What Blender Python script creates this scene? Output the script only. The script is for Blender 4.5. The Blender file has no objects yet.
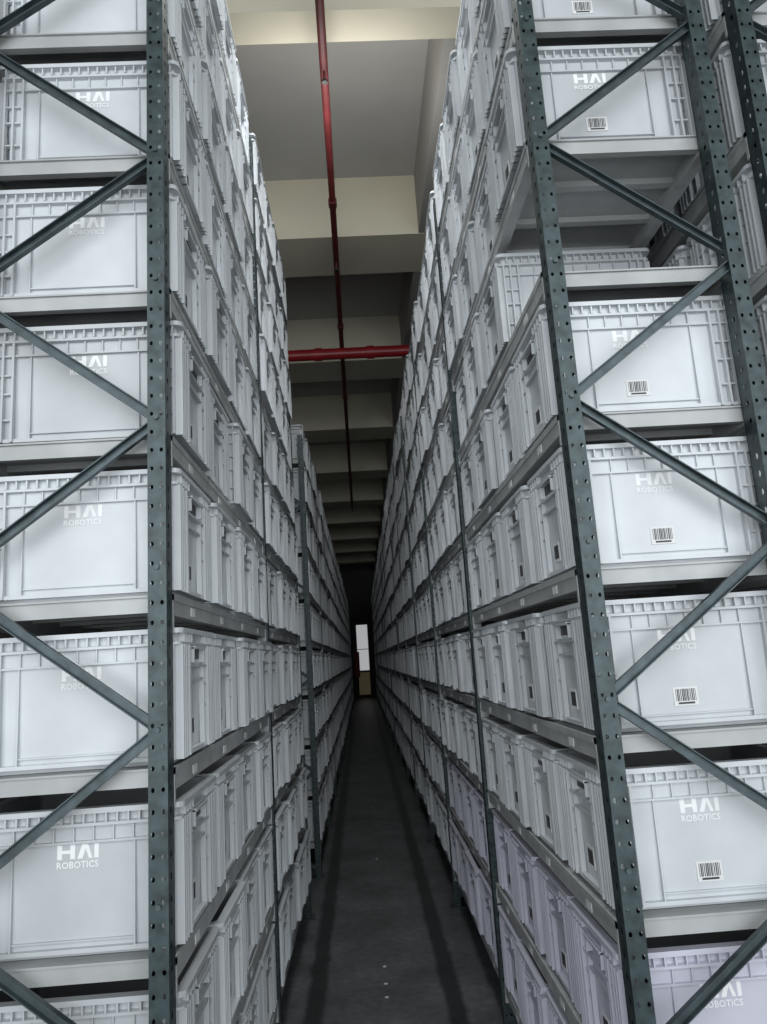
import bpy, math, random
from mathutils import Vector, Matrix
random.seed(7)
scene=bpy.context.scene
H=1.8
# ---------------------------------------------------------------- materials
def mat(name,col,rough=0.5,metal=0.0,var=0.0,noise=0.0,nscale=8.0,emit=None,es=0,bump=0.0,dark=None):
    m=bpy.data.materials.new(name); m.use_nodes=True
    nt=m.node_tree; b=nt.nodes['Principled BSDF']
    b.inputs['Roughness'].default_value=rough; b.inputs['Metallic'].default_value=metal
    rgb=nt.nodes.new('ShaderNodeRGB'); rgb.outputs[0].default_value=(*col,1)
    out=rgb.outputs[0]
    if noise>0:
        tc=nt.nodes.new('ShaderNodeTexCoord'); n=nt.nodes.new('ShaderNodeTexNoise')
        n.inputs['Scale'].default_value=nscale; n.inputs['Detail'].default_value=6
        nt.links.new(tc.outputs['Object'],n.inputs['Vector'])
        mr=nt.nodes.new('ShaderNodeMapRange'); mr.inputs['From Min'].default_value=.3; mr.inputs['From Max'].default_value=.7
        mr.inputs['To Min'].default_value=1-noise; mr.inputs['To Max'].default_value=1+noise
        nt.links.new(n.outputs[0],mr.inputs['Value'])
        hs=nt.nodes.new('ShaderNodeHueSaturation'); nt.links.new(out,hs.inputs['Color']); nt.links.new(mr.outputs[0],hs.inputs['Value'])
        out=hs.outputs[0]
        if bump>0:
            bp=nt.nodes.new('ShaderNodeBump'); bp.inputs['Strength'].default_value=bump; bp.inputs['Distance'].default_value=.01
            nt.links.new(n.outputs[0],bp.inputs['Height']); nt.links.new(bp.outputs[0],b.inputs['Normal'])
    if var>0:
        oi=nt.nodes.new('ShaderNodeObjectInfo'); mr=nt.nodes.new('ShaderNodeMapRange')
        mr.inputs['To Min'].default_value=1-var; mr.inputs['To Max'].default_value=1+var
        nt.links.new(oi.outputs['Random'],mr.inputs['Value'])
        hs=nt.nodes.new('ShaderNodeHueSaturation'); nt.links.new(out,hs.inputs['Color']); nt.links.new(mr.outputs[0],hs.inputs['Value'])
        out=hs.outputs[0]
    nt.links.new(out,b.inputs['Base Color'])
    if emit:
        b.inputs['Emission Color'].default_value=(*emit,1); b.inputs['Emission Strength'].default_value=es
    return m
M_tote=mat('tote_plastic',(.50,.525,.545),.30,0,.13,.09,5.0)
M_totel=mat('tote_plastic_lilac',(.48,.48,.555),.30,0,.10,.08,5.0)
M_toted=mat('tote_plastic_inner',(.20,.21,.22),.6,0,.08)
M_logo=mat('logo_white',(.78,.79,.80),.4)
M_label=mat('label_paper',(.66,.66,.66),.5)
M_ink_shade=mat('label_ink',(.03,.03,.035),.5)
M_post=mat('upright_paint',(.036,.054,.058),.40,.30,0,.45,30)
M_brace=mat('brace_paint',(.058,.078,.085),.4,.45,0,.3,25)
M_beam=mat('galvanised_beam',(.42,.43,.43),.45,.25,0,.15,12)
M_deck=mat('deck_sheet',(.38,.39,.39),.5,.2,0,.12,8)
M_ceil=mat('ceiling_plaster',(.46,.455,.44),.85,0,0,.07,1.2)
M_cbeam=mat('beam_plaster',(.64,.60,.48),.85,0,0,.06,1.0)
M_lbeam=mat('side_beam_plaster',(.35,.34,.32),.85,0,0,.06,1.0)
M_wall=mat('wall_paint',(.12,.12,.115),.85,0,0,.08,1)
M_red=mat('pipe_red',(.30,.012,.018),.4,0,0,.15,6)
M_dkred=mat('pipe_dull_red',(.11,.016,.018),.5,0,0,.25,6)
M_dark=mat('pipe_dark',(.03,.03,.03),.5)
M_door=mat('door_daylight',(.6,.6,.58),.5,emit=(.95,.97,1),es=.38)
M_yglow=mat('door_cream',(.4,.36,.25),.6,emit=(1,.8,.45),es=.03)  # yellowish light in the doorway, put into the panel as tint and glow
M_orange=mat('orange_board',(.50,.08,.03),.5)
# ---------------------------------------------------------------- mesh builder
class MB:
    def __init__(s): s.v=[];s.f=[];s.m=[]
    def box(s,x0,x1,y0,y1,z0,z1,m=0):
        b=len(s.v)
        s.v+=[(x0,y0,z0),(x1,y0,z0),(x1,y1,z0),(x0,y1,z0),(x0,y0,z1),(x1,y0,z1),(x1,y1,z1),(x0,y1,z1)]
        for q in [(0,3,2,1),(4,5,6,7),(0,1,5,4),(1,2,6,5),(2,3,7,6),(3,0,4,7)]:
            s.f.append(tuple(b+i for i in q)); s.m.append(m)
    def poly(s,pts,m=0):
        b=len(s.v); s.v+=pts; s.f.append(tuple(range(b,b+len(pts)))); s.m.append(m)
    def bar(s,p,q,w,d,m=0,up=Vector((0,1,0))):
        p=Vector(p);q=Vector(q);a=(q-p).normalized(); n=up; t=a.cross(n).normalized()
        b=len(s.v)
        for c in (p,q):
            for (i,j) in ((-1,-1),(1,-1),(1,1),(-1,1)):
                s.v.append(tuple(c+t*i*w/2+n*j*d/2))
        for k in [(0,1,2,3),(7,6,5,4),(0,4,5,1),(1,5,6,2),(2,6,7,3),(3,7,4,0)]:
            s.f.append(tuple(b+i for i in k)); s.m.append(m)
    def cyl(s,p,q,r,n=14,m=0):
        p=Vector(p);q=Vector(q);a=(q-p).normalized()
        u=a.orthogonal().normalized(); w=a.cross(u); b=len(s.v)
        for c in (p,q):
            for i in range(n):
                t=2*math.pi*i/n; s.v.append(tuple(c+u*math.cos(t)*r+w*math.sin(t)*r))
        for i in range(n):
            j=(i+1)%n; s.f.append((b+i,b+j,b+n+j,b+n+i)); s.m.append(m)
        s.f.append(tuple(b+i for i in range(n))[::-1]); s.m.append(m)
        s.f.append(tuple(b+n+i for i in range(n))); s.m.append(m)
    def mesh(s,name,mats):
        me=bpy.data.meshes.new(name); me.from_pydata(s.v,[],s.f)
        for m in mats: me.materials.append(m)
        me.polygons.foreach_set('material_index',s.m); me.update()
        return me
def add(name,me,parent=None,loc=(0,0,0),rot=0):
    o=bpy.data.objects.new(name,me); scene.collection.objects.link(o)
    o.location=loc; o.rotation_euler[2]=rot
    if parent: o.parent=parent
    return o
def empty(name,loc=(0,0,0)):
    e=bpy.data.objects.new(name,None); scene.collection.objects.link(e); e.location=loc; e.empty_display_size=.2; return e
# ---------------------------------------------------------------- text mesh
def text_mesh(txt,size):
    c=bpy.data.curves.new('t','FONT'); c.body=txt; c.size=size; c.align_x='CENTER'; c.resolution_u=2; c.offset=.0004
    o=bpy.data.objects.new('t',c); scene.collection.objects.link(o)
    dg=bpy.context.evaluated_depsgraph_get(); me=bpy.data.meshes.new_from_object(o.evaluated_get(dg))
    vs=[tuple(v.co) for v in me.vertices]; fs=[tuple(p.vertices) for p in me.polygons]
    bpy.data.objects.remove(o); bpy.data.curves.remove(c); bpy.data.meshes.remove(me)
    return vs,fs
TV,TF=text_mesh('ROBOTICS',.0215)
# ---------------------------------------------------------------- tote
TH=.345; WY=.445; HY=WY/2
LXL=.55; LXR=.575
def make_tote(name,side,mt):
    b=MB(); LX=LXL if side>0 else LXR; HX=LX/2
    def ring(z,dx,r,n=3):
        hx=HX-dx; hy=HY-dx
        pts=[]
        for cx,cy,a0 in ((hx-r,hy-r,0),(-hx+r,hy-r,90),(-hx+r,-hy+r,180),(hx-r,-hy+r,270)):
            for i in range(n+1):
                a=math.radians(a0+90*i/n); pts.append((cx+r*math.cos(a),cy+r*math.sin(a),z))
        return pts
    rings=[ring(0,.036,.02),ring(.012,.034,.02),ring(.014,.028,.02),
           ring(.30,.020,.018),ring(.302,.0065,.018),ring(.309,.0065,.018),ring(.311,.019,.018),
           ring(.331,.018,.018),ring(.332,0,.02),ring(.345,0,.02),
           ring(.345,.027,.015),ring(.02,.042,.015)]
    n=len(rings[0]); base=len(b.v)
    for r in rings: b.v+=r
    for k in range(len(rings)-1):
        for i in range(n):
            j=(i+1)%n
            b.f.append((base+k*n+i,base+k*n+j,base+(k+1)*n+j,base+(k+1)*n+i)); b.m.append(1 if k>=len(rings)-2 else 0)
    b.f.append(tuple(base+i for i in range(n))[::-1]); b.m.append(0)
    b.f.append(tuple(base+(len(rings)-1)*n+i for i in range(n))); b.m.append(1)
    E=HX-.275
    for s in (-1,1):
        def rb(x0,x1,z0,z1,d=.007,m=0,q=.030):
            y0,y1=sorted((s*(HY-q),s*(HY-d))); b.box(x0,x1,y0,y1,z0,z1,m)
        for i in range(-9,10):
            rb(i*.0275-.0022,i*.0275+.0022,.309,.334,.004,q=.022)
        for u in (.249,.224,.196):
            u+=E
            for t in (-1,1): rb(t*u-.0032,t*u+.0032,.012,.302,.007 if u<.25+E-.002 else .0055,q=.022)
        rb(-.250-E,.250+E,.262,.2670,.0110,q=.022)
        for t in (-1,1):
            x0,x1=sorted((t*(.196+E),t*(.252+E))); rb(x0,x1,.150,.155,.012,q=.024); rb(x0,x1,.205,.2095,.012,q=.024); rb(x0,x1,.075,.080,.014,q=.026)
        for u in (-.147,-.098,-.049,0,.049,.098,.147): rb(u-.0018,u+.0018,.265,.302,.0130,q=.022)
        for u in (-.150,.150): rb(u-.002,u+.002,.014,.264,.0150,q=.027)
        rb(-.150,.150,.036,.0395,.0195,q=.029)
        rb(-.245-E,.245+E,.012,.022,.014)
    for s in (-1,1):
        def rb(y0,y1,z0,z1,d=.0035,m=0,q=.024):
            x0,x1=sorted((s*(HX-q),s*(HX-d))); b.box(x0,x1,y0,y1,z0,z1,m)
        for i in range(-6,7):
            if abs(i)>2: rb(i*.030-.0022,i*.030+.0022,.309,.334,.003)
        for u in (.199,.178,.156,.123,.085):
            for t in (-1,1): rb(t*u-.003,t*u+.003,.012,.302,.003 if u>.1 else .009)
        rb(-.20,.20,.243,.248,.0065)
        for t in (-1,1):
            y0,y1=sorted((t*.085,t*.20)); rb(y0,y1,.19,.1945,.009); rb(y0,y1,.13,.1345,.010)
        rb(-.085,.085,.205,.211,.010)
        rb(-.20,.20,.012,.024,.010,q=.030)
        rb(-.070,.070,.292,.300,0); rb(-.070,-.063,.255,.296,.003); rb(.063,.070,.255,.296,.003)
        rb(-.063,.063,.264,.292,.0188,4,q=.022)  # dark box painted in as the shade inside the handle hole
    lx=.008 if side>0 else -.030
    zc=.268-.043
    for s in (-1,1):
        yy=s*(HY-.0208)
        def q(pts):
            P=[((lx+u*(-s)),yy,zc+z) for u,z in pts]
            b.poly(P,2)
        q([(-.050,0),(-.038,0),(-.038,.034),(-.050,.034)]); q([(-.018,0),(-.006,0),(-.006,.034),(-.018,.034)])
        q([(-.038,.013),(-.018,.013),(-.018,.021),(-.038,.021)])
        q([(-.001,0),(.012,0),(.0205,.024),(.0165,.034),(.0115,.034)]); q([(.0165,.034),(.0205,.024),(.021,.020),(.028,0),(.037,0),(.0255,.034)])
        q([(.041,0),(.052,0),(.052,.034),(.041,.034)])
        bb=len(b.v); b.v+=[(lx+v[0]*(-s),yy,zc-.021+v[1]) for v in TV]
        for f in TF: b.f.append(tuple(bb+i for i in f)); b.m.append(2)
    if side<0:
        cx=-.024; z0=.058; y0=-(HY-.024)
        b.box(cx-.033,cx+.033,y0,y0+.006,z0,z0+.048,3)
        x=cx-.027
        rnd=random.Random(3)
        while x<cx+.026:
            w=rnd.choice((.0012,.002,.003)); b.box(x,x+w,y0-.0006,y0,z0+.012,z0+.043,4); x+=w+rnd.choice((.0014,.002,.0026))
        b.box(cx-.022,cx+.022,y0-.0006,y0,z0+.004,z0+.009,4)
    for s in (-1,1):
        yc=(-s)*.02
        x0,x1=sorted((s*(HX-.03),s*(HX-.0235))); b.box(x0,x1,yc-.028,yc+.028,.050,.108,3)
        xa,xb=sorted((s*(HX-.0235),s*(HX-.0228)))
        rnd=random.Random(5); yy=yc-.023
        while yy<yc+.02:
            w=rnd.choice((.003,.004,.005)); b.box(xa,xb,yy,yy+w,.060,.100,4); yy+=w+rnd.choice((.0012,.002))
    return b.mesh(name,[mt,M_toted,M_logo,M_label,M_ink_shade])
ME_L=make_tote('tote_mesh_a',1,M_tote); ME_R=make_tote('tote_mesh_b',-1,M_tote); ME_P=make_tote('tote_mesh_c',-1,M_totel)
# ---------------------------------------------------------------- rack
PW=.047; PD=.060
def make_post(h):
    b=MB(); pitch=.05; n=int(h/pitch)
    def cell(f,u0,u1,z0,z1,r,cu):
        cz=(z0+z1)/2; c=[]
        for i in range(8):
            a=math.pi/4*i; c.append((cu+r*math.cos(a),cz+r*1.35*math.sin(a)))
        o=[(u1,cz),(u1,z1),(cu,z1),(u0,z1),(u0,cz),(u0,z0),(cu,z0),(u1,z0)]
        base=len(b.v); b.v+=[f(*p) for p in o]+[f(*p) for p in c]
        for i in range(8):
            j=(i+1)%8; b.f.append((base+i,base+j,base+8+j,base+8+i)); b.m.append(0)
    for k in range(n):
        z0=k*pitch; z1=z0+pitch
        fr=lambda u,z:(u,-PD/2,z)
        cell(fr,-PW/2,0,z0,z1,.0046,-.0125); cell(fr,0,PW/2,z0,z1,.0046,.0125)
        for xx in (-PW/2,PW/2):
            fs=lambda u,z,xx=xx:(xx,u,z)
            cell(fs,-PD/2,PD/2,z0,z1,.0065,-.004)
    zt=n*pitch
    b.box(-PW/2,-PW/2+.014,PD/2-.003,PD/2,0,zt); b.box(PW/2-.014,PW/2,PD/2-.003,PD/2,0,zt)
    b.box(-.004,.004,-PD/2+.001,-PD/2+.010,0,zt)
    b.box(-.055,.055,-.06,.06,0,.008)
    return b.mesh('upright_mesh',[M_post])
ROW0=.27; RP=.433; BAY=1.96; Y0=1.92
def rack(name,xa,sgn,frames,rows_fn,depth=.52,front_extra=.2,out=0.0):
    root=empty(name,(0,0,0))
    xb=xa+sgn*depth
    posts={}
    hh=lambda i,rows: ROW0+RP*(rows-1)+(.26 if i else front_extra)
    for i,y in enumerate(frames):
        rows=max(rows_fn(y-.1),rows_fn(y+.1))
        h=hh(i,rows)
        if h not in posts: posts[h]=make_post(h)
        for k,x in enumerate((xa-sgn*(out if i else 0),xb)):
            add('upright_%d'%(i*2+k),posts[h],root,(x,y,0))
    br=MB()
    for i,y in enumerate(frames):
        rows=max(rows_fn(y-.1),rows_fn(y+.1)); h=hh(i,rows)
        z=.065
        br.bar((xa,y,.09),(xb,y,.09),.03,.03)
        while z<h:
            for (p,q) in (((xa,y-.006,z),(xb,y-.006,z+.385)),((xa,y+.006,z+.80),(xb,y+.006,z+.415))):
                if q[2]>h or p[2]>h: continue
                P=Vector(p);Q=Vector(q);a=(Q-P).normalized();t=a.cross(Vector((0,1,0))).normalized()
                br.bar(P,Q,.025,.004)
                for s in (-1,1):
                    br.bar(P+t*s*.0115+Vector((0,-.008,0)),Q+t*s*.0115+Vector((0,-.008,0)),.003,.018)
            z+=.80
        z=.065
        while z<h:
            br.cyl((xa,y-PD/2-.006,z),(xa,y-PD/2,z),.007,6); z+=.40
    add('braces',br.mesh('braces',[M_brace]),root)
    bm=MB()
    for a,bb in zip(frames[:-1],frames[1:]):
        rows=rows_fn((a+bb)/2)
        for r in range(rows):
            z=ROW0+RP*r; y0=a+PD/2; y1=bb-PD/2
            for x in (xa,xb):
                s2=-sgn if x==xa else sgn
                xo=x+s2*.004
                bm.box(xo-.018,xo+.018,y0,y1,z-.056,z-.006,0)
                bm.box(xo+s2*.018-.003,xo+s2*.018+.003,y0,y1,z-.018,z+.0,0)
                for yc,dy in ((y0,1),(y1,-1)):
                    ya,yb=sorted((yc,yc+dy*.012)); bm.box(xo-.021,xo+.021,ya,yb,z-.09,z-.001,0)
            xl,xr=sorted((xa+sgn*.012,xb-sgn*.012))
            bm.box(xl,xr,y0+.005,y1-.005,z-.006,z-.001,1)
            bm.box(xl,xr,y0+.012,y0+.017,z-.046,z-.006,1)
            bm.box(xl,xr,y0+.017,y0+.035,z-.046,z-.042,1)
            bm.box(xl,xr,y1-.017,y1-.012,z-.046,z-.006,1)
            y=y0+.2
            while y<y1-.1:
                bm.box(xl,xr,y,y+.03,z-.026,z-.006,1); y+=.205
            for k in range(4):
                yc=y0+.24+k*.46
                xs=sorted((xa-sgn*.0215,xa-sgn*.0235)); bm.box(xs[0],xs[1],yc-.024,yc+.024,z-.048,z-.024,2)
    add('beams_and_decks',bm.mesh('beams_and_decks',[M_beam,M_deck,M_label]),root)
    return root
def bays(y0,n): return [y0+BAY*i for i in range(n+1)]
FL1=bays(Y0,2); FL2=bays(6.85,13); FR=bays(Y0,16)
rowsL1=lambda y:11
rowsL2=lambda y:9
rowsR=lambda y:10
rack('storage_rack',-.507,-1,FL1,rowsL1,out=.010)
rack('storage_rack',-.474,-1,FL2,rowsL2,front_extra=.26)
rack('storage_rack',.607,1,FR,rowsR,out=.014)
rack('storage_rack',1.80,-1,bays(Y0,5),rowsR)
# ---------------------------------------------------------------- totes
rightX={7:.560,5:.575,4:.585,3:.588,2:.588,1:.580}
def fill(frames,rows_fn,faceX,sgn,me,parent,near=False):
    LX=LXL if sgn<0 else LXR
    for a,bb in zip(frames[:-1],frames[1:]):
        for r in range(rows_fn((a+bb)/2)):
            for k in range(4):
                first = near and a==frames[0] and k==0
                yc=a+.055+WY/2+k*.463+random.uniform(-.005,.005)
                fx=faceX+random.uniform(-.016,.016)
                if sgn>0 and near:
                    if first and r==6: continue
                    if first and r in rightX: fx=rightX[r]
                if sgn<0 and near and first: fx=faceX+random.uniform(-.006,.006)
                elif not near or a>6:
                    if random.random()<.03: continue
                x=fx+sgn*LX/2; z=ROW0+RP*r+.0005
                rot=random.uniform(-.010,.010)
                m2=ME_P if (near and sgn>0 and r<=1 and a<4) else me
                if first: add('storage_tote',m2,None,(x,yc,z),0)
                else: add('tote_part',m2,parent,(x,yc,z),rot)
pL=empty('stacked_storage_totes'); pL2=empty('stacked_storage_totes'); pR=empty('stacked_storage_totes'); pB=empty('stacked_storage_totes')
fill(FL1,rowsL1,-.463,-1,ME_L,pL,True)
fill(FL2,rowsL2,-.440,-1,ME_L,pL2)
fill(FR,rowsR,.572,1,ME_R,pR,True)
fill(bays(Y0,5),rowsR,1.25,1,ME_R,pB)
# ---------------------------------------------------------------- room
def single(name,fn,mats):
    b=MB(); fn(b); return add(name,b.mesh(name,mats))
mf=mat('floor_concrete',(.095,.098,.100),.45,0,0,.40,2.6,bump=.2)
nt=mf.node_tree; bs=nt.nodes['Principled BSDF']
src=bs.inputs['Base Color'].links[0].from_socket
tc=nt.nodes.new('ShaderNodeTexCoord'); sp=nt.nodes.new('ShaderNodeSeparateXYZ'); nt.links.new(tc.outputs['Object'],sp.inputs[0])
n2=nt.nodes.new('ShaderNodeTexNoise'); n2.inputs['Scale'].default_value=22; n2.inputs['Detail'].default_value=8; nt.links.new(tc.outputs['Object'],n2.inputs['Vector'])
m2=nt.nodes.new('ShaderNodeMapRange'); m2.inputs['From Min'].default_value=.3; m2.inputs['From Max'].default_value=.7; m2.inputs['To Min'].default_value=.75; m2.inputs['To Max'].default_value=1.25
nt.links.new(n2.outputs[0],m2.inputs['Value'])
h2=nt.nodes.new('ShaderNodeHueSaturation'); nt.links.new(src,h2.inputs['Color']); nt.links.new(m2.outputs[0],h2.inputs['Value']); src=h2.outputs[0]
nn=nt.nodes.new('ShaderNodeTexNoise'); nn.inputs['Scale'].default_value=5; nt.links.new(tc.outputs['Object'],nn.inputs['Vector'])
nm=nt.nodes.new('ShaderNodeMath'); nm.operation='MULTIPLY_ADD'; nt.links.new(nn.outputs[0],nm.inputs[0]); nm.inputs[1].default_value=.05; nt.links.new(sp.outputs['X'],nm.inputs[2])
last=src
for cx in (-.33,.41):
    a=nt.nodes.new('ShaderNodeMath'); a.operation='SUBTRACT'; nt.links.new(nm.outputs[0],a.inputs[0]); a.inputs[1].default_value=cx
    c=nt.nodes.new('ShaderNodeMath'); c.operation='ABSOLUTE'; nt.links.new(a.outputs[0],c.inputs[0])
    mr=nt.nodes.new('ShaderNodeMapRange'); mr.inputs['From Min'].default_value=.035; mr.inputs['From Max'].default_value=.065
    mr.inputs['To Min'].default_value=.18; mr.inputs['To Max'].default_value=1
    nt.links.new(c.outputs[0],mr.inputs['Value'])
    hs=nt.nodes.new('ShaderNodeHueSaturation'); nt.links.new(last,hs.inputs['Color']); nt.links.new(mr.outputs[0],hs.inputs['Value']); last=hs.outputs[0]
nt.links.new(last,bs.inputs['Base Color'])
single('floor',lambda b:b.box(-4,5,-8,37,-.1,0),[mf])
ZB=H+4.3; ZS=H+4.3*1.158
single('ceiling',lambda b:b.box(-4,5,-8,37,ZS,ZS+.2,0),[M_ceil])
i=0
ys=[(.985*4.3,1.046*4.3)]+[((1.618+.753*k)*4.3,(1.618+.753*k+.18)*4.3) for k in range(0,9)]
ys=[(-4.5,-3.7),(-.5,.3)]+ys
for (y0,y1) in ys:
    if y1<36.5:
        single('trim_%d'%i,lambda b:b.box(-4,5,y0,y1,ZB,ZS,0),[M_cbeam]); i+=1
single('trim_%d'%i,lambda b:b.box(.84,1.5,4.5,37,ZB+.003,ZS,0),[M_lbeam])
single('wall_left',lambda b:b.box(-4.2,-4,-8,37,0,ZS+.2),[M_wall])
single('wall_right',lambda b:b.box(5,5.2,-8,37,0,ZS+.2),[M_wall])
single('wall_back',lambda b:b.box(-4,5,37,37.2,0,ZS),[M_wall])
def dr(b):
    b.box(-.36,.40,36.95,36.97,0,3.65,1)
    b.box(-.20,.34,36.93,36.95,1.3,3.5,0); b.box(-.20,.34,36.93,36.95,.15,1.2,2)
    b.box(-.36,-.30,36.90,36.99,0,3.65,1); b.box(.36,.42,36.9,36.99,0,3.65,1); b.box(-.36,.42,36.9,36.99,3.6,3.7,1)
    b.box(-.20,.34,36.91,36.94,2.3,2.33,1)
single('door_1',dr,[M_door,M_wall,M_yglow])
def sb(b):
    b.box(-.36,-.12,36.2,36.24,1.0,2.2,0); b.cyl((-.24,36.22,0),(-.24,36.22,1.0),.02,8,1); b.cyl((-.24,36.22,0),(-.24,36.22,.02),.15,12,1)
single('orange_sign_stand',sb,[M_orange,M_dark])
def p1(b):
    z=ZB-.12; b.cyl((-.03,-4,z),(-.03,20,z),.030,16)
    y=1
    while y<20:
        b.cyl((-.03,y-.05,z),(-.03,y+.05,z),.040,16); b.cyl((-.03,y+.3,z),(-.03,y+.3,ZS-.002),.006,8,1)
        b.cyl((-.03,y+1,z-.10),(-.03,y+1,z),.010,8); b.cyl((-.03,y+1,z-.12),(-.03,y+1,z-.10),.022,10,1); y+=2.6
single('sprinkler_pipe',p1,[M_dkred,M_dark])
def p2(b):
    z=ZB-.25; y=9.35; b.cyl((-4,y,z),(5,y,z),.075,20)
    for x in (-2,-.35,.35,2): b.cyl((x-.05,y,z),(x+.05,y,z),.088,20)
    for x in (-1.5,.9): b.box(x-.02,x+.02,y-.09,y-.076,z-.09,ZS-.002,1); b.box(x-.02,x+.02,y+.076,y+.09,z-.09,ZS-.002,1); b.box(x-.02,x+.02,y-.09,y+.09,z-.10,z-.085,1)
single('fire_main_pipe',p2,[M_red,M_dark])
def mk(b):
    for y in (4.45,4.62,4.86,7.3,9.7): b.cyl((.03,y,0),(.03,y,.002),.011,14)
single('floor_markers',mk,[M_label])
# ---------------------------------------------------------------- lights
def area(name,loc,target,sx,sy,e,col=(1,1,1)):
    l=bpy.data.lights.new(name,'AREA'); l.shape='RECTANGLE'; l.size=sx; l.size_y=sy; l.energy=e; l.color=col
    o=bpy.data.objects.new(name,l); scene.collection.objects.link(o); o.location=loc
    o.rotation_euler=(Vector(target)-Vector(loc)).to_track_quat('-Z','Y').to_euler(); return o
area('window_daylight',(0.3,-3.0,3.1),(0.1,6,2.6),8.5,5.4,470,(.93,.975,1))  # bare area light for daylight assumed behind the camera, no window is built
area('ceiling_lamp_near',(0.05,2.9,5.75),(0.05,3.4,0),.6,1.4,60,(.97,.99,1))  # added fill without a fixture, brightens the near aisle faces
area('ceiling_uplight',(0.05,4.9,5.5),(.05,5.3,8),1.0,.6,12,(1,.985,.94))  # unseen source put in to brighten the first ceiling bay
for k,y in enumerate((11.5,19,26)): area('ceiling_lamp_%d'%k,(0.05,y,5.7),(0.05,y,0),.3,1.4,(7,4,2)[k],(.95,.98,1))  # assumed lamps without fixtures, added as weak light for the deep aisle
w=bpy.data.worlds.new('World'); scene.world=w; w.use_nodes=True
w.node_tree.nodes['Background'].inputs[0].default_value=(.82,.90,1,1); w.node_tree.nodes['Background'].inputs[1].default_value=.45
# ---------------------------------------------------------------- camera
f=740.
Y=Vector((362-383.5,512-660,-f)).normalized()
b_=(f*f)/(148-.0654*21.5); a_=-.0654*b_
U=Vector((a_,b_,-f)); U=(U-Y*U.dot(Y)).normalized()
X=Y.cross(U)
R=Matrix((X,Y,U))
cam=bpy.data.cameras.new('camera'); cam.sensor_fit='VERTICAL'; cam.sensor_height=24; cam.lens=24*f/1024; cam.clip_start=.02; cam.clip_end=200
co=bpy.data.objects.new('camera',cam); scene.collection.objects.link(co)
co.matrix_world=Matrix.Translation((0,0,H))@R.to_4x4()
scene.camera=co
scene.view_settings.view_transform='Standard'
